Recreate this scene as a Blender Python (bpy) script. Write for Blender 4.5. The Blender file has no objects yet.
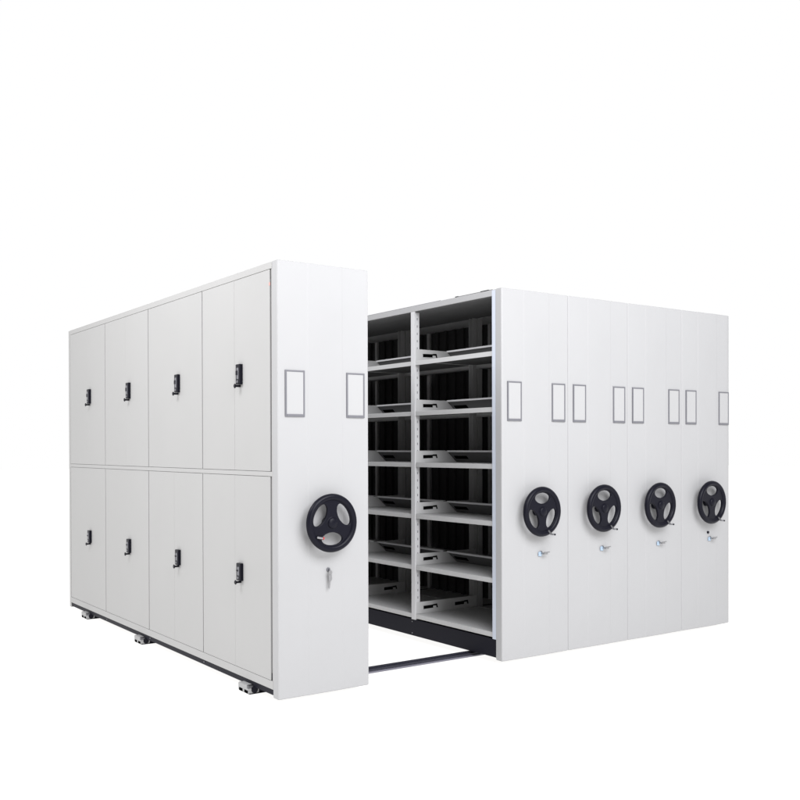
import bpy, bmesh, math, random
from mathutils import Vector, Matrix
random.seed(7)

sc = bpy.context.scene
C = sc.collection
H = 2.30          # height of a cabinet
W = 0.576         # width of a cabinet (along the track)
L = 3.58          # length of a cabinet
X1 = 1.568        # left side of the first cabinet right of the aisle
FL = -0.03        # floor level

# ------------------------------------------------------------------ materials
def new_mat(name):
    m = bpy.data.materials.new(name)
    m.use_nodes = True
    return m, m.node_tree, m.node_tree.nodes['Principled BSDF']

def paint(name, col, rough=0.42, bump=0.015, var=0.03, metal=0.0, scale=260.0, spec=0.5):
    m, nt, b = new_mat(name)
    N, K = nt.nodes, nt.links
    tc = N.new('ShaderNodeTexCoord')
    n1 = N.new('ShaderNodeTexNoise'); n1.inputs['Scale'].default_value = scale; n1.inputs['Detail'].default_value = 2
    n2 = N.new('ShaderNodeTexNoise'); n2.inputs['Scale'].default_value = 2.3; n2.inputs['Detail'].default_value = 3
    K.new(tc.outputs['Object'], n1.inputs['Vector']); K.new(tc.outputs['Object'], n2.inputs['Vector'])
    mix = N.new('ShaderNodeMix'); mix.data_type = 'RGBA'
    mix.inputs['A'].default_value = (*[c * (1 - var) for c in col], 1)
    mix.inputs['B'].default_value = (*[min(1, c * (1 + var)) for c in col], 1)
    K.new(n2.outputs['Fac'], mix.inputs['Factor'])
    K.new(mix.outputs['Result'], b.inputs['Base Color'])
    mr = N.new('ShaderNodeMapRange')
    mr.inputs['To Min'].default_value = rough - 0.06; mr.inputs['To Max'].default_value = rough + 0.06
    K.new(n2.outputs['Fac'], mr.inputs['Value']); K.new(mr.outputs['Result'], b.inputs['Roughness'])
    if bump > 0 and name in ('white_powder_paint', 'door_powder_paint'):
        n3 = N.new('ShaderNodeTexNoise'); n3.inputs['Scale'].default_value = 5.0; n3.inputs['Detail'].default_value = 1
        K.new(tc.outputs['Object'], n3.inputs['Vector'])
        b3 = N.new('ShaderNodeBump'); b3.inputs['Strength'].default_value = 0.35; b3.inputs['Distance'].default_value = 0.004
        K.new(n3.outputs['Fac'], b3.inputs['Height'])
    else:
        b3 = None
    if bump > 0:
        bp = N.new('ShaderNodeBump'); bp.inputs['Strength'].default_value = bump; bp.inputs['Distance'].default_value = 0.002
        K.new(n1.outputs['Fac'], bp.inputs['Height']); K.new(bp.outputs['Normal'], b.inputs['Normal'])
        if b3: K.new(b3.outputs['Normal'], bp.inputs['Normal'])
    b.inputs['Metallic'].default_value = metal
    b.inputs['Specular IOR Level'].default_value = spec
    return m

M = {}
M['paint'] = paint('white_powder_paint', (0.412, 0.412, 0.417), 0.45, spec=0.22)
M['door'] = paint('door_powder_paint', (0.432, 0.430, 0.425), 0.5, spec=0.18)
M['inner'] = paint('shelf_powder_paint', (0.53, 0.53, 0.53), 0.55, spec=0.25)
M['under'] = paint('shade_and_strip_grey', (0.13, 0.13, 0.13), 0.7, spec=0.1)  # dark tone stands in for shade on undersides; also colours the edge strip
M['lean'] = paint('stop_plate_shade', (0.13, 0.13, 0.133), 0.6, spec=0.2)  # stop plate colour darkened to carry its shade
M['strip'] = paint('edge_strip_paint', (0.56, 0.60, 0.68), 0.45, spec=0.25)
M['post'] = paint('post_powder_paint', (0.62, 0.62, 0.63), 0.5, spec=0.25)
M['shade'] = paint('shaded_rack_paint', (0.40, 0.40, 0.40), 0.65, spec=0.15)  # post and shelf colour darkened to carry shade inside the racks
M['deep'] = paint('deep_shade_sheet', (0.055, 0.055, 0.056), 0.9, spec=0.0)  # near-black stands in for the shade deep between the racks
M['navy'] = paint('dark_navy_plinth_paint', (0.008, 0.008, 0.014), 0.5, spec=0.12)
M['plastic'] = paint('black_plastic', (0.005, 0.005, 0.0105), 0.33, bump=0.02, scale=500, spec=0.15)
M['silver'] = paint('silver_plastic', (0.155, 0.155, 0.172), 0.35, spec=0.5)
M['card'] = paint('white_card', (0.42, 0.42, 0.424), 0.6, bump=0.0, spec=0.2)
M['steel'] = paint('steel', (0.34, 0.34, 0.35), 0.3, metal=1.0)
M['worn'] = paint('worn_dark_steel', (0.16, 0.16, 0.17), 0.35, metal=1.0)
M['rail'] = paint('rail_steel', (0.028, 0.028, 0.042), 0.42, spec=0.4)
M['railside'] = paint('rail_side_steel', (0.17, 0.165, 0.20), 0.42, spec=0.4)
M['cap'] = paint('rail_cap_paint', (0.36, 0.36, 0.36), 0.5, var=0.15)
M['hole'] = paint('black_hole', (0.003, 0.003, 0.003), 0.9, bump=0, spec=0.0)
M['dot'] = paint('post_slot_grey', (0.26, 0.26, 0.27), 0.8, bump=0, spec=0.0)
M['red'] = paint('red_plastic', (0.55, 0.03, 0.03), 0.4)
M['blue'] = paint('pale_blue_plastic', (0.36, 0.46, 0.57), 0.45)
M['pink'] = paint('pink_sticker', (0.55, 0.33, 0.30), 0.6)

# ------------------------------------------------------------------ mesh helper
class MB:
    def __init__(s):
        s.bm = bmesh.new(); s.mats = []
    def mi(s, m):
        if m not in s.mats: s.mats.append(m)
        return s.mats.index(m)
    def box(s, x0, x1, y0, y1, z0, z1, m, bev=0.0, seg=2):
        t = bmesh.new()
        bmesh.ops.create_cube(t, size=1.0)
        for v in t.verts:
            v.co = Vector((x0 + (v.co.x + .5) * (x1 - x0), y0 + (v.co.y + .5) * (y1 - y0), z0 + (v.co.z + .5) * (z1 - z0)))
        if bev > 0:
            bmesh.ops.bevel(t, geom=t.edges[:], offset=bev, segments=seg, affect='EDGES', profile=0.5)
        s.add(t, m)
        return s
    def add(s, t, m, mat=None):
        idx = s.mi(m)
        mp = {}
        for v in t.verts:
            mp[v] = s.bm.verts.new(mat @ v.co if mat else v.co)
        for f in t.faces:
            try:
                g = s.bm.faces.new([mp[v] for v in f.verts]); g.material_index = idx
            except ValueError:
                pass
        t.free()
    def prism(s, pts, axis, a, b, m, bev=0.0):
        """closed outline extruded along an axis: pts are the two other coordinates in xyz order"""
        t = bmesh.new()
        def mk(p, h):
            if axis == 'x': return (h, p[0], p[1])
            if axis == 'y': return (p[0], h, p[1])
            return (p[0], p[1], h)
        A = [t.verts.new(mk(p, a)) for p in pts]; B = [t.verts.new(mk(p, b)) for p in pts]
        n = len(pts)
        t.faces.new(A); t.faces.new(B[::-1])
        for i in range(n):
            t.faces.new([A[i], B[i], B[(i + 1) % n], A[(i + 1) % n]])
        bmesh.ops.recalc_face_normals(t, faces=t.faces[:])
        if bev > 0:
            bmesh.ops.bevel(t, geom=t.edges[:], offset=bev, segments=2, affect='EDGES')
        s.add(t, m)
        return s
    def cyl(s, p0, p1, r, m, seg=24, r2=None, bev=0.0):
        p0, p1 = Vector(p0), Vector(p1)
        t = bmesh.new()
        d = p1 - p0
        bmesh.ops.create_cone(t, cap_ends=True, segments=seg, radius1=r, radius2=r if r2 is None else r2, depth=d.length)
        if bev > 0:
            es = [e for e in t.edges if any(len(f.verts) > 4 for f in e.link_faces)]
            bmesh.ops.bevel(t, geom=es, offset=bev, segments=3, affect='EDGES')
        q = Vector((0, 0, 1)).rotation_difference(d.normalized()).to_matrix().to_4x4()
        s.add(t, m, Matrix.Translation((p0 + p1) / 2) @ q)
        return s
    def quad(s, pts, m):
        f = s.bm.faces.new([s.bm.verts.new(p) for p in pts]); f.material_index = s.mi(m)
        return s
    def build(s, name, parent=None, smooth=True):
        me = bpy.data.meshes.new(name)
        s.bm.normal_update()
        s.bm.to_mesh(me); s.bm.free()
        for m in s.mats: me.materials.append(M[m])
        if smooth:
            for p in me.polygons: p.use_smooth = True
            try: me.set_sharp_from_angle(angle=math.radians(32))
            except Exception: pass
        o = bpy.data.objects.new(name, me); C.objects.link(o)
        if smooth:
            wn = o.modifiers.new('WeightedNormal', 'WEIGHTED_NORMAL'); wn.mode = 'FACE_AREA'; wn.weight = 100; wn.keep_sharp = True
        if parent: o.parent = parent
        return o

def thing(name, label, cat, loc=(0, 0, 0), group=None):
    o = bpy.data.objects.new(name, None); C.objects.link(o)
    o.empty_display_size = 0.1
    o.location = loc
    tag(o, label, cat, group)
    return o
def tag(o, label, cat, group=None):
    o['label'] = label; o['category'] = cat
    if group: o['group'] = group
    return o
def copy_part(src, parent, loc=None):
    o = src.copy(); C.objects.link(o); o.parent = parent
    if loc is not None: o.location = loc
    for ch in src.children:
        copy_part(ch, o)
    return o

# ------------------------------------------------------------------ front panel with its fittings
def panel_profile(right_round):
    pts = []
    r = 0.009
    D = 0.055
    pts.append((0.0, D))
    for k in range(5):                                # rounded left corner
        a = math.pi + k / 4 * math.pi / 2
        pts.append((r + r * math.cos(a), r + r * math.sin(a)))
    f1 = lambda x: -0.0020 * (x - r) / (0.177 - r)              # left facet leans out very slightly
    f2 = lambda x: -0.0020 * (W - 0.0012 - right_round[0] - x) / (W - 0.0012 - right_round[0] - 0.407)
    pts += [(0.0105, f1(0.0105)), (0.174, f1(0.174)), (0.177, -0.0020), (0.181, -0.0020), (0.185, -0.0034), (0.187, -0.0034),
            (0.397, -0.0034), (0.399, -0.0034), (0.403, -0.0020), (0.407, -0.0020), (0.410, f2(0.410)), (W - 0.0012 - right_round[0] - 0.002, f2(W - 0.0032 - right_round[0]))]
    rx, ry = right_round
    for k in range(15):
        a = -math.pi / 2 + k / 14 * math.pi / 2
        pts.append((W - 0.0012 - rx + rx * math.cos(a), ry + ry * math.sin(a)))
    pts.append((W - 0.0012, D))
    return pts

def front_panel(parent, right_round=(0.009, 0.009), z0=0.0):
    mb = MB()
    t = bmesh.new()
    pts = panel_profile(right_round)
    A = [t.verts.new((p[0], p[1], z0)) for p in pts]; B = [t.verts.new((p[0], p[1], H)) for p in pts]
    n = len(pts)
    c1 = t.faces.new(A); c2 = t.faces.new(B[::-1])
    for i in range(n):
        t.faces.new([A[i], B[i], B[(i + 1) % n], A[(i + 1) % n]])
    bmesh.ops.recalc_face_normals(t, faces=t.faces[:])
    es = [e for e in t.edges if abs(e.verts[0].co.z - e.verts[1].co.z) < 1e-6]
    bmesh.ops.bevel(t, geom=es, offset=0.003, segments=2, affect='EDGES')
    mb.add(t, 'paint')
    p = mb.build('front_panel', parent)
    for x0 in (0.043, 0.426):
        f = MB()
        w, z_0, z_1, b = 0.119, 1.482, 1.728, 0.0095
        ya, yb = -0.0075, 0.006
        f.box(x0, x0 + b, ya, yb, z_0, z_1, 'silver', 0.002)
        f.box(x0 + w - b, x0 + w, ya, yb, z_0, z_1, 'silver', 0.002)
        f.box(x0 + b - .001, x0 + w - b + .001, ya + .0006, yb - .0006, z_1 - b, z_1 - .0004, 'silver', 0.002)
        f.box(x0 + b - .001, x0 + w - b + .001, ya - .0015, yb - .0006, z_0 + .0004, z_0 + b * 1.5, 'silver', 0.002)
        fo = f.build('label_frame', p)
        c = MB(); c.box(x0 + b - .0005, x0 + w - b + .0005, -0.0055, 0.004, z_0 + b, z_1 - b, 'card')
        c.build('label_card', fo)
    return p

def wheel_mesh():
    """three-spoke moulded handwheel, facing -y, centred on its axle"""
    cu = bpy.data.curves.new('wheel_outline', 'CURVE'); cu.dimensions = '2D'; cu.fill_mode = 'BOTH'
    cu.extrude = 0.004; cu.bevel_depth = 0.0045; cu.bevel_resolution = 3; cu.resolution_u = 24
    def loop(pts):
        sp = cu.splines.new('POLY'); sp.points.add(len(pts) - 1)
        for q, p in zip(sp.points, pts): q.co = (p[0], p[1], 0, 1)
        sp.use_cyclic_u = True
    loop([(0.142 * math.cos(2 * math.pi * k / 96), 0.142 * math.sin(2 * math.pi * k / 96)) for k in range(96)])
    for s_ in range(3):
        a0 = math.radians(-90 + 120 * s_)
        pts = []
        for k in range(40):
            a = -2 * math.pi * k / 40
            # a bean: wider along the rim than along the radius
            u = 0.079 * math.cos(a); v = 0.0385 * math.sin(a)
            rr = 0.082 + v - 0.16 * u * u * 10 * 0.42 + 0.002
            x, y = rr, u * (0.86 + 4.0 * v)
            pts.append((x * math.cos(a0) - y * math.sin(a0), x * math.sin(a0) + y * math.cos(a0)))
        loop(pts)
    ob = bpy.data.objects.new('tmp_curve', cu); C.objects.link(ob)
    dg = bpy.context.evaluated_depsgraph_get()
    me = bpy.data.meshes.new_from_object(ob.evaluated_get(dg))
    bm = bmesh.new(); bm.from_mesh(me)
    bpy.data.objects.remove(ob); bpy.data.meshes.remove(me); bpy.data.curves.remove(cu)
    bmesh.ops.remove_doubles(bm, verts=bm.verts[:], dist=1e-5)
    mb = MB()
    for v in bm.verts:                               # stand it up, dish the spokes towards the hub
        r = math.hypot(v.co.x, v.co.y)
        dish = 0.0
        v.co = Vector((v.co.x, -v.co.z + dish - 0.056, v.co.y))
    mb.add(bm, 'plastic')
    # rim: fat rounded ring
    t = bmesh.new()
    n, k = 96, 16
    ring = []
    for i in range(n):
        a = 2 * math.pi * i / n
        row = []
        for j in range(k):
            b = 2 * math.pi * j / k
            rr = 0.1385 + 0.0185 * math.cos(b); yy = 0.0180 * math.sin(b) - 0.058
            row.append(t.verts.new((rr * math.cos(a), yy, rr * math.sin(a))))
        ring.append(row)
    for i in range(n):
        for j in range(k):
            t.faces.new([ring[i][j], ring[(i + 1) % n][j], ring[(i + 1) % n][(j + 1) % k], ring[i][(j + 1) % k]])
    bmesh.ops.recalc_face_normals(t, faces=t.faces[:])
    mb.add(t, 'plastic')
    return mb

def lathe_y(mb, prof, m, seg=40):
    t = bmesh.new()
    rows = []
    for r, y in prof:
        if r < 1e-6: rows.append([t.verts.new((0, y, 0))])
        else: rows.append([t.verts.new((r * math.cos(2 * math.pi * i / seg), y, r * math.sin(2 * math.pi * i / seg))) for i in range(seg)])
    for a, b in zip(rows, rows[1:]):
        for i in range(seg):
            j = (i + 1) % seg
            if len(a) == 1: t.faces.new([a[0], b[i], b[j]])
            elif len(b) == 1: t.faces.new([a[i], b[0], a[j]])
            else: t.faces.new([a[i], b[i], b[j], a[j]])
    bmesh.ops.recalc_face_normals(t, faces=t.faces[:])
    mb.add(t, m)

wheel_proto = wheel_mesh().build('handwheel')
hub = MB()
lathe_y(hub, [(0, -0.078), (0.012, -0.0776), (0.024, -0.075), (0.0285, -0.071), (0.030, -0.066), (0.034, -0.0645), (0.046, -0.0625), (0.050, -0.058), (0.030, -0.050), (0.029, -0.003)], 'plastic')
hub_proto = hub.build('hub')
hub_proto.parent = wheel_proto

def handwheel(parent, dx, dz, rot, crank_angle, inner):
    """rot turns the spokes, crank_angle is where the fold-out crank sits on the rim"""
    o = wheel_proto.copy(); C.objects.link(o); o.parent = parent
    o.location = (dx, -0.0035, dz); o.rotation_euler = (0, rot, 0)
    h = hub_proto.copy(); C.objects.link(h); h.parent = o
    a = math.radians(crank_angle)
    k = MB()
    ux, uz = math.cos(a), math.sin(a)
    if inner:
        p = (0.110 * ux, 0.110 * uz)
        k.cyl((p[0] - .024, -0.076, p[1] + .005), (p[0] + .012, -0.077, p[1] - .002), 0.0070, 'steel', 16, bev=0.002)
        k.cyl((p[0] + .012, -0.076, p[1] - .001), (p[0] + .020, -0.077, p[1] - .004), 0.0080, 'red', 16, bev=0.003)
    else:
        r0, r1 = 0.130, 0.156
        k.cyl((r0 * ux - .012, -0.074, r0 * uz + .004), (r1 * ux, -0.080, r1 * uz), 0.0065, 'worn', 16, bev=0.002)
        k.cyl((r1 * ux, -0.080, r1 * uz), (r1 * ux + .016, -0.094, r1 * uz + .002), 0.0052, 'worn', 16, bev=0.002)
        k.cyl((r1 * ux + .012, -0.090, r1 * uz + .001), (r1 * ux + .020, -0.098, r1 * uz - .001), 0.006, 'plastic', 16, bev=0.002)
    ko = k.build('crank', o)
    ko.rotation_euler = (0, -rot, 0)
    return o

def key_hanging(loc, label):
    k = MB()
    k.box(-0.002, 0.002, -0.026, -0.006, -0.004, 0.004, 'steel', 0.0008)
    # bow and a bunch mate hanging from it
    k.cyl((0.0, -0.024, -0.004), (0.0, -0.028, -0.004), 0.012, 'steel', 20, bev=0.001)
    k.prism([(-0.009, -0.020), (0.011, -0.014), (0.014, -0.040), (0.006, -0.052), (-0.008, -0.044)], 'y', -0.020, -0.0235, 'steel', 0.0006)
    k.prism([(-0.006, -0.048), (0.004, -0.050), (0.000, -0.088), (-0.006, -0.092), (-0.010, -0.084)], 'y', -0.0205, -0.023, 'steel', 0.0005)
    o = k.build('key'); o.location = loc
    return tag(o, label, 'key', 'keys in the locks under the handwheels')
def key_tagged(loc, label):
    k = MB()
    k.cyl((0.0, -0.010, 0.0), (0.0, -0.030, 0.0), 0.0055, 'steel', 16, bev=0.001)
    k.box(0.000, 0.034, -0.034, -0.030, -0.007, 0.009, 'steel', 0.001)
    k.box(0.030, 0.052, -0.0335, -0.0305, 0.003, 0.010, 'steel', 0.001)
    t = k.build('key'); t.location = loc
    g = MB()
    g.prism([(-0.026, -0.017), (0.003, -0.020), (0.005, 0.006), (-0.011, 0.012), (-0.025, 0.008)], 'y', -0.008, -0.011, 'blue', 0.001)
    g.build('key_tag', t)
    return tag(t, label, 'key', 'keys in the locks under the handwheels')

def lock(parent, x, z):
    k = MB()
    k.cyl((x, 0.002, z), (x, -0.010, z), 0.011, 'silver', 24, bev=0.002)
    k.box(x - .0015, x + .0015, -0.0108, -0.008, z - .006, z + .006, 'hole')
    return k.build('lock', parent)

# ------------------------------------------------------------------ carcass pieces
BAYS = [0.048, 0.887, 1.757, 2.627, 3.495]       # partition lines along y (edge of the rack to its end)
LEVEL = [0.165, 0.503, 0.858, 1.215, 1.570, 1.919]

def plinth(parent, xa, xb):
    mb = MB()
    mb.box(xa, xb, 0.056, L - 0.012, 0.010, 0.125, 'navy', 0.002)
    for y in (0.93, 1.80, 2.67):                     # joints with two small screws each
        for z in (0.108, 0.028):
            mb.cyl((xa + 0.001, y, z), (xa - 0.003, y, z), 0.0045, 'silver', 12)
    return mb.build('base', parent)

def slots(mb, x, y, z0, z1, step=0.0254 * 2, face='x'):
    z = z0
    while z < z1:
        if face == 'x':
            mb.box(x - 0.0007, x + 0.002, y - 0.0035, y + 0.0035, z, z + 0.016, 'dot')
        else:
            mb.box(y - 0.0035, y + 0.0035, x - 0.0007, x + 0.002, z, z + 0.016, 'dot')
        z += step

def rack(parent, cols, mat_post='post', mat_shelf='inner', detail=True, xa=0.004, xb=W - 0.004, shade_post=None):
    """double sided open rack: posts, shelves with side brackets and stop rails"""
    mid = 0.289
    for i in range(cols + 1):
        y = BAYS[i]
        for side in (0, 1):
            mb = MB()
            x0, x1 = (xa, xa + 0.003) if side == 0 else (xb - 0.003, xb)
            inx = (xa, xa + 0.042) if side == 0 else (xb - 0.042, xb)
            mp = mat_post if side == 0 else (shade_post or mat_post)
            lo, hi = 0.126, H - 0.006
            ylo = y + .0095 if i == 0 else y
            mb.box(x0 - (.003 if i == 0 and side == 0 and detail else 0), x1, ylo, y + 0.042, lo, hi, 'strip' if (i == 0 and side == 0 and detail) else mp, 0.0006)
            mb.box(inx[0] + (.003 if side == 0 else 0), inx[1] - (.003 if side else 0), ylo, ylo + 0.003, lo, hi, mp, 0.0006)
            mb.box(inx[0] + (.003 if side == 0 else 0), inx[1] - (.003 if side else 0), y + 0.039, y + 0.042, lo, hi, mp, 0.0006)
            if side == 0 and detail and i > 0:
                z = 0.22
                while z < 2.25:
                    mb.box(inx[0] + .020, inx[0] + .027, ylo - 0.0007, ylo + .001, z, z + .016, 'dot')
                    z += 0.0508
            mb.build('post', parent)
    for i in range(cols):
        ya, yb_in = BAYS[i] + 0.0425, BAYS[i + 1] - 0.0005
        for lv, z in enumerate(LEVEL):
            mb = MB()
            # folded sheet: flat top, lip down on both long sides, stiffening rib below
            th = 0.030
            mb.prism([(xa + .006, z - th), (xa + .006, z - .002), (xa + .008, z), (xb - .008, z), (xb - .006, z - .002), (xb - .006, z - th), (xb - .022, z - th), (xb - .022, z - th + .002),
                      (xb - .0085, z - th + .002), (xb - .0085, z - .003), (xa + .0085, z - .003), (xa + .0085, z - th + .002), (xa + .022, z - th + .002), (xa + .022, z - th)],
                     'y', ya, yb_in - .0005, mat_shelf)
            sh = mb.build('shelf', parent, smooth=False)
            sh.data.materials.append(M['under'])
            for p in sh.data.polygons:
                if p.normal.z < -0.5: p.material_index = 1  # shade put into the underside colour
            if not detail: continue
            # bracket plate on the far partition, two mirrored halves each with a hand slot
            yp = yb_in - 0.0035
            b = MB()
            top = 0.082
            if lv == 0:
                b.prism([(xa + .012, z + .001), (xb - .012, z + .001), (xb - .012, z + top), (xa + .012, z + top)], 'y', yp, yp + 0.002, mat_shelf)
            else:
                b.prism([(xa + .012, z + .001), (mid + .085, z + .001), (mid - .002, z + top - .002), (xa + .012, z + top)], 'y', yp, yp + 0.002, mat_shelf)
                b.prism([(mid + .090, z + .002), (xb - .012, z + .002), (xb - .012, z + top), (mid + .010, z + top)], 'y', yp + 0.0005, yp + 0.002, mat_shelf)
            for k, xs in enumerate((0.074, 0.356)):
                zc = z + 0.030
                if lv > 0 and k == 1: continue
                yy = yp
                b.prism([(xs, zc - .001), (xs + .085, zc + .001), (xs + .085, zc + .024), (xs, zc + .022)], 'y', yy - 0.0008, yy + .001, 'hole')
                b.prism([(xs + .085, zc + .015), (xs + .112, zc + .015), (xs + .116, zc), (xs + .128, zc), (xs + .120, zc + .028), (xs + .085, zc + .026)], 'y', yy - 0.0008, yy + .001, 'hole')
            b.build('bracket', sh)
            if lv > 0:
                r = MB()
                # stop rail: bright folded top edge and a plate leaning back down to the shelf
                zt = z + top
                r.prism([(mid - .004, zt - .010), (mid - .004, zt), (mid - .002, zt + .002), (mid + .022, zt + .002), (mid + .022, zt - .0005), (mid + .001, zt - .0015), (mid + .001, zt - .010)], 'y', ya, yp - .001, mat_post)
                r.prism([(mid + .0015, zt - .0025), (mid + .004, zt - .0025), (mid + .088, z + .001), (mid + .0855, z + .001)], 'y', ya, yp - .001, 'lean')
                sx = lambda h: mid + .0855 - (.084) * (h / (top - .003))
                for (u0, u1) in ((.0, .138),):
                    h0, h1 = .024, .046
                    r.quad([(sx(h0) - .0012, yp - .028 - u0, z + h0), (sx(h0) - .0012, yp - .028 - u1, z + h0), (sx(h1) - .0012, yp - .028 - u1, z + h1), (sx(h1) - .0012, yp - .028 - u0, z + h1)], 'hole')
                r.build('stop_rail', sh)

def top_cover(parent, xa, xb, lip=True, mat='paint', bolts=False):
    mb = MB()
    mb.box(xa, xb, 0.0565, L - 0.002, H - 0.040 if lip else H - .02, H - 0.002, mat, 0.002)
    if bolts: mb.box(xa + .012, xb - .012, 0.058, L - .045, H - .046, H - .0395, 'under')  # added dark ceiling sheet, standing in for shade
    o = mb.build('top_cover', parent)
    if bolts:
        b = MB()
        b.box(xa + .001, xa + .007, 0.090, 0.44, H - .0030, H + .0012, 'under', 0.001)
        b.box(xa + .001, xa + .014, 0.125, 0.20, H - .0030, H + .0042, 'plastic', 0.0015)
        b.box(xa + .001, xa + .012, 0.42, 0.45, H - .0030, H + .0040, 'plastic', 0.0015)
        b.box(xa + .001, xa + .007, 0.60, 1.55, H - .0030, H + .0006, 'silver', 0.001)
        b.build('edge_strip', o)
    return o

def end_panel(parent, xa, xb):
    mb = MB(); mb.box(xa, xb, L - 0.040, L, 0.002, H - 0.001, 'door', 0.003)
    return mb.build('end_panel', parent)

CAB = 'hand-cranked mobile shelving cabinets'
# ------------------------------------------------------------------ cabinet with the doors (left of the aisle)
A = thing('shelving_cabinet', 'white steel cabinet left of the aisle with eight pairs of locked doors down its side', 'cabinet', (0, 0, 0), CAB)
front_panel(A)
handwheel(A, 0.293, 0.917, 0.0, 223, True)
lock(A, 0.305, 0.662)
DC = [0.066, 0.931, 1.803, 2.677, 3.538]        # column joints
fr = MB()
fr.box(0.0, 0.055, 0.0575, L - .0405, H - 0.036, H, 'door', 0.002)
fr.box(0.0008, 0.055, 0.0575, L - .0405, 1.168, 1.193, 'door', 0.0015)
fr.box(0.0, 0.055, 0.0575, L - .0405, 0.042, 0.086, 'door', 0.002)
fr.box(0.0012, 0.050, 0.0575, 0.066, 0.0865, H - 0.0365, 'door', 0.001)
for y in DC[1:4]:
    fr.box(0.007, 0.050, y - .02, y + .02, 0.0865, 1.1675, 'dot')
    fr.box(0.007, 0.050, y - .02, y + .02, 1.1935, H - .0365, 'dot')
fr.box(0.0125, 0.050, 0.066, 0.0812, 0.0865, 1.1675, 'dot')
fr.box(0.0125, 0.050, 0.066, 0.0812, 1.1935, H - .11, 'dot')
fr.box(0.030, 0.050, 0.066, 0.0812, H - .11, H - .0365, 'hole')
fr.build('door_frame', A)

def door_handle(parent, yc, z0, z1):
    """recessed-lock lever: dark housing, pale lever inlay, key stub below"""
    h = MB()
    y0, y1 = yc - 0.102, yc - 0.050
    h.box(-0.019, 0.003, y0, y1, z0, z1, 'plastic', 0.004)
    h.box(-0.0225, -0.015, y0 + .013, y1 - .018, z0 + .030, z1 - .020, 'silver', 0.003)
    h.box(-0.026, -0.015, y0 + .019, y1 - .012, z0 + .052, z1 - .036, 'plastic', 0.003)
    h.cyl((-0.017, (y0 + y1) / 2, z0 + .016), (-0.023, (y0 + y1) / 2, z0 + .016), 0.008, 'silver', 16, bev=.001)
    o = h.build('handle', parent)
    k = MB()
    yk = yc - 0.072
    k.cyl((0.0, yk, z0 - .008), (-0.033, yk, z0 - .008), 0.006, 'plastic', 16)
    k.cyl((-0.030, yk, z0 - .008), (-0.037, yk, z0 - .008), 0.013, 'plastic', 20, bev=.003)
    k.build('lock_knob', o)
    return o

for i in range(4):
    y0 = DC[i] + (0.0170 if i == 0 else 0.0048); y1 = DC[i + 1] - 0.0048
    yc = (y0 + y1) / 2 + (0.0 if i else -.004)
    for (za, zb, hz0, hz1) in ((0.0882, 1.1660, 0.578, 0.676), (1.1950, H - 0.0382, 1.672, 1.786)):
        near = MB(); near.box(0.0005, 0.018, y0, yc - .0002, za, zb, 'door', 0.0005)
        n = near.build('door', A)
        n.location.x = random.uniform(-.0004, .0009)
        far = MB(); far.box(0.0005, 0.018, yc + .0002, y1, za, zb, 'door', 0.0005)
        far.build('door', A).location.x = random.uniform(-.0004, .0009)
        door_handle(n, yc, hz0, hz1)
        if i == 0 and za > 1:
            hg = MB()
            hg.cyl((0.012, 0.0725, 2.155), (0.012, 0.0725, 2.215), 0.005, 'steel', 12)
            hg.box(0.0, 0.004, 0.0790, 0.094, 2.176, 2.194, 'pink', 0.001)
            hg.build('hinge', n)
end_panel(A, 0.0, W - .001)
top_cover(A, 0.0555, W - .002)
plinth(A, 0.006, W - .006)
bk = MB(); bk.box(0.27, 0.28, 0.057, L - .041, 0.126, H - .041, 'inner'); bk.build('back_panel', A)
# open shelves towards the aisle
for i in range(5):
    y = BAYS[i]
    mb = MB()
    mb.box(W - .005, W - .002, max(.058, y - .045), min(L - .042, y + .045), .126, H - .041, 'post', 0.0006)
    mb.box(W - .045, W - .005, y - .0015 + (.012 if i == 0 else 0), y + .0015 + (.012 if i == 0 else 0), .126, H - .041, 'post', 0.0006)
    mb.build('post', A)
for i in range(4):
    for z in LEVEL:
        mb = MB(); mb.box(.285, W - .006, BAYS[i] + .02, BAYS[i + 1] - .006, z - .030, z, 'inner', .001)
        mb.build('shelf', A)

# ------------------------------------------------------------------ cabinets right of the aisle
labels = [
    'white open-shelved cabinet facing the aisle, its bare shelves in view, first right of the aisle',
    'white cabinet pushed flush against the open-shelved one, second front right of the aisle',
    'white cabinet between the second and the last front, third right of the aisle',
    'white cabinet with rounded shaded edge at the far right end of the row',
]
for k in range(4):
    x = X1 + W * k
    cb = thing('shelving_cabinet', labels[k], 'cabinet', (x, 0, 0), CAB)
    front_panel(cb, (0.055, 0.022) if k == 3 else (0.005, 0.005))
    handwheel(cb, 0.281 + (0, -0.010, -0.016, -0.018)[k], 0.916, math.radians(180), (-68, -64, -60, -60)[k], False)
    lock(cb, (0.325, 0.318, 0.318, 0.318)[k], 0.652)
    end_panel(cb, 0.0015, W - .0015)
    plinth(cb, 0.012, W - .006)
    if k == 0:
        top_cover(cb, 0.002, W - .002, bolts=True)
        rack(cb, 4, shade_post='shade')
    elif k == 1:
        top_cover(cb, 0.002, W - .002, mat='inner')
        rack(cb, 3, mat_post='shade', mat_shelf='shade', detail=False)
        b2 = MB(); b2.box(0.30, 0.31, 0.057, L - .041, 0.126, H - .041, 'deep')  # added dark sheet and ribs in place of the rack's deep shade
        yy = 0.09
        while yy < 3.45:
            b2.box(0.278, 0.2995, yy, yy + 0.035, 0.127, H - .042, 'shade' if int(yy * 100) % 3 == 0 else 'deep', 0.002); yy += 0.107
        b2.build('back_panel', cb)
    else:
        top_cover(cb, 0.002, W - .002)
        b2 = MB(); b2.box(0.002, W - .002, 0.057, L - .041, 0.126, H - .041, 'door', 0.002); b2.build('body', cb)
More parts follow.
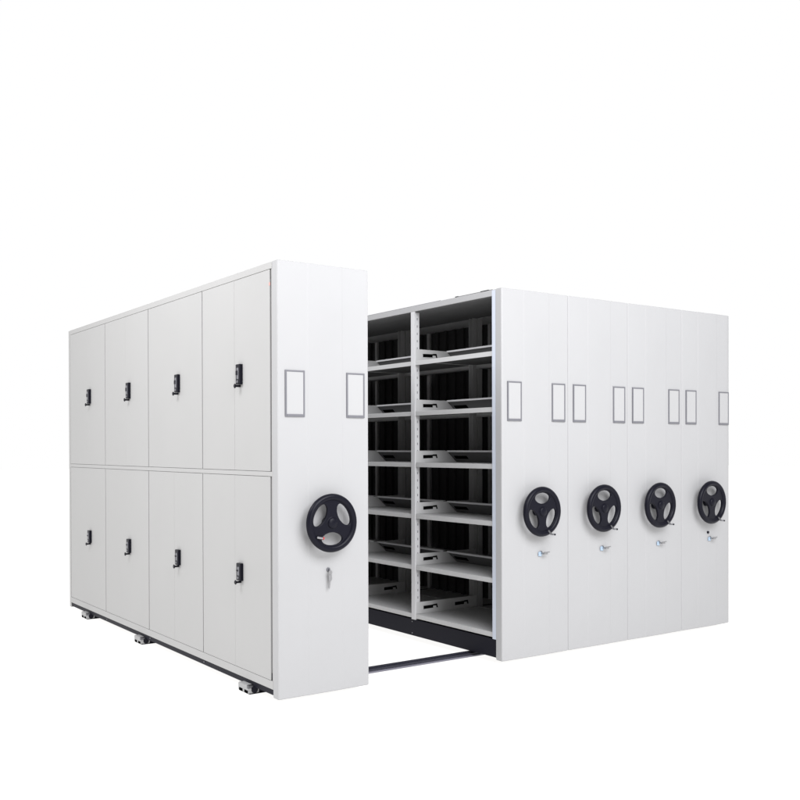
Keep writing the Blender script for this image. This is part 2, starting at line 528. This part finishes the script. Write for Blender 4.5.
dark = MB(); dark.cyl((X1 + W * 3 + .295, 0.002, 0.692), (X1 + W * 3 + .295, -0.012, 0.692), 0.010, 'plastic', 20, bev=.002)
d = dark.build('push_button', None)
d.parent = cb; d.location = (-(X1 + W * 3), 0, 0)

key_hanging((0.305, 0.0, 0.652), 'bunch of grey keys hanging under the handwheel of the doored cabinet left of the aisle')
for k, (dx, lab) in enumerate((
        (0.325, 'grey key with pale blue tag below the handwheel of the open-shelved cabinet'),
        (0.318, 'grey key with pale blue tag below the second handwheel right of the aisle'),
        (0.318, 'grey key with pale blue tag below the third handwheel right of the aisle'),
        (0.318, 'grey key with pale blue tag below the black button at the far right'))):
    key_tagged((X1 + W * k + dx, 0.0, 0.648), lab)

bpy.data.objects.remove(hub_proto); bpy.data.objects.remove(wheel_proto)

# ------------------------------------------------------------------ floor rails
for y, lab in ((0.352, 'dark steel floor rail nearest the front, crossing the open aisle'),
               (1.955, 'dark steel floor rail under the middle of the cabinets, white stop at its left end'),
               (3.125, 'dark steel floor rail furthest back, white stop at its left end')):
    r = thing('floor_rail', lab, 'rail', (0, y, FL), 'floor rails under the cabinets')
    mb = MB()
    xe = X1 + 4 * W - 0.05
    mb.box(0.03, xe, -0.050, 0.045, 0.003, 0.013, 'railside', 0.002)
    mb.box(0.03, xe, -0.036, 0.034, 0.013, 0.024, 'rail', 0.002)
    mb.box(0.03, xe, -0.010, 0.008, 0.024, 0.031, 'rail', 0.002)
    mb.build('track', r)
    c = MB()
    c.prism([(-0.060, 0.004), (0.062, 0.004), (0.062, 0.044), (0.054, 0.050), (-0.050, 0.050), (-0.060, 0.042)], 'x', -0.026, 0.040, 'cap', 0.002)
    c.box(-0.0265, 0.030, -0.0605, -0.040, 0.030, 0.0505, 'worn', 0.003)
    for yy in (-0.034, 0.030):
        c.box(-0.0275, -0.02, yy - .022, yy + .022, 0.0035, 0.022, 'hole', 0.003)
    c.cyl((0.012, -0.056, 0.024), (0.012, -0.068, 0.024), 0.019, 'plastic', 20, bev=.003)
    c.box(-0.020, 0.10, -0.064, 0.066, 0.0005, 0.0035, 'navy')
    c.box(0.040, 0.12, -0.055, 0.06, 0.004, 0.030, 'navy', 0.003)
    c.build('end_stop', r)

# ------------------------------------------------------------------ white studio floor, glow added to wash out shadows
m = bpy.data.materials.new('glowing_studio_floor'); m.use_nodes = True
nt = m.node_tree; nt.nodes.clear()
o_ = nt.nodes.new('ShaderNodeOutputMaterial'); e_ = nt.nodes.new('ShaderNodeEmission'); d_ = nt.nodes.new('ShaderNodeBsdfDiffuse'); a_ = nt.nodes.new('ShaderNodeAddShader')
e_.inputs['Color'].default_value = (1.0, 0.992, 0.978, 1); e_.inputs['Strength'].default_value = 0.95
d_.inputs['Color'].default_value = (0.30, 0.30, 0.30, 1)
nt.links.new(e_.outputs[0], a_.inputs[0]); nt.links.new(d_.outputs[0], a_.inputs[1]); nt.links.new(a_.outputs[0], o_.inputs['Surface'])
M['floor'] = m
f = MB(); f.quad([(-60, -60, FL), (60, -60, FL), (60, 60, FL), (-60, 60, FL)], 'floor')
fo = f.build('floor'); fo['kind'] = 'structure'

# ------------------------------------------------------------------ light
w = bpy.data.worlds.new('World'); sc.world = w; w.use_nodes = True
nt = w.node_tree
bg = nt.nodes['Background']
tc = nt.nodes.new('ShaderNodeTexCoord'); sp = nt.nodes.new('ShaderNodeSeparateXYZ'); rp = nt.nodes.new('ShaderNodeValToRGB')
nt.links.new(tc.outputs['Generated'], sp.inputs[0]); nt.links.new(sp.outputs['Z'], rp.inputs['Fac']); nt.links.new(rp.outputs['Color'], bg.inputs['Color'])
mr = nt.nodes.new('ShaderNodeMapRange'); mr.interpolation_type = 'SMOOTHSTEP'
mr.inputs['From Min'].default_value = -0.55; mr.inputs['From Max'].default_value = 0.15
mr.inputs['To Min'].default_value = 0.5; mr.inputs['To Max'].default_value = 1.0
nt.links.new(sp.outputs['Y'], mr.inputs['Value']); nt.links.new(mr.outputs['Result'], bg.inputs['Strength'])
rp.color_ramp.elements[0].position = 0.0; rp.color_ramp.elements[0].color = (1, 1, 1, 1)
rp.color_ramp.elements[1].position = 0.9; rp.color_ramp.elements[1].color = (1.0, 1.0, 1.03, 1)
bg.inputs['Strength'].default_value = 1.0

def area(name, loc, target, size, power, col=(1, 1, 1)):
    ld = bpy.data.lights.new(name, 'AREA'); ld.shape = 'RECTANGLE'; ld.size, ld.size_y = size; ld.energy = power; ld.color = col
    o = bpy.data.objects.new(name, ld); C.objects.link(o)
    o.location = loc
    o.rotation_euler = (Vector(target) - Vector(loc)).to_track_quat('-Z', 'Y').to_euler()
    return o
area('softbox_front', (0.9, -4.2, 4.4), (1.6, 0.0, 1.6), (4.8, 2.6), 345, (0.97, 0.975, 1.0))
area('fill_camera', (0.4, -6.8, 2.6), (1.9, 0.0, 1.2), (2.6, 2.6), 95, (0.99, 0.99, 1.0))  # added fill lamp, lightens the shadows behind the handwheels
area('softbox_side', (-2.7, 0.7, 4.3), (0.0, 1.2, 2.0), (2.4, 1.2), 120, (0.98, 0.98, 1.0))

# ------------------------------------------------------------------ camera
cd = bpy.data.cameras.new('Camera'); cam = bpy.data.objects.new('Camera', cd); C.objects.link(cam)
yaw, pit, rol = -0.59496, -0.0068045, -0.0027702
cyw, syw = math.cos(yaw), math.sin(yaw)
right0 = Vector((cyw, syw, 0)); fwd0 = Vector((-syw, cyw, 0)); up0 = Vector((0, 0, 1))
fwd = fwd0 * math.cos(pit) + up0 * math.sin(pit)
up1 = -fwd0 * math.sin(pit) + up0 * math.cos(pit)
right = right0 * math.cos(rol) + up1 * math.sin(rol)
up = -right0 * math.sin(rol) + up1 * math.cos(rol)
cam.matrix_world = Matrix(((right.x, up.x, -fwd.x, -2.39897), (right.y, up.y, -fwd.y, -4.32874), (right.z, up.z, -fwd.z, 1.31334), (0, 0, 0, 1)))
cd.sensor_width = 36.0; cd.sensor_fit = 'HORIZONTAL'
cd.lens = 945.63 / 800 * 36
cd.shift_x = 37.978 / 800; cd.shift_y = 55.055 / 800
cd.clip_start = 0.05; cd.clip_end = 300
sc.camera = cam

sc.view_settings.view_transform = 'Standard'; sc.view_settings.look = 'None'
sc.view_settings.exposure = 0; sc.view_settings.gamma = 1
sc.cycles.use_denoising = True
sc.cycles.max_bounces = 8; sc.cycles.diffuse_bounces = 4
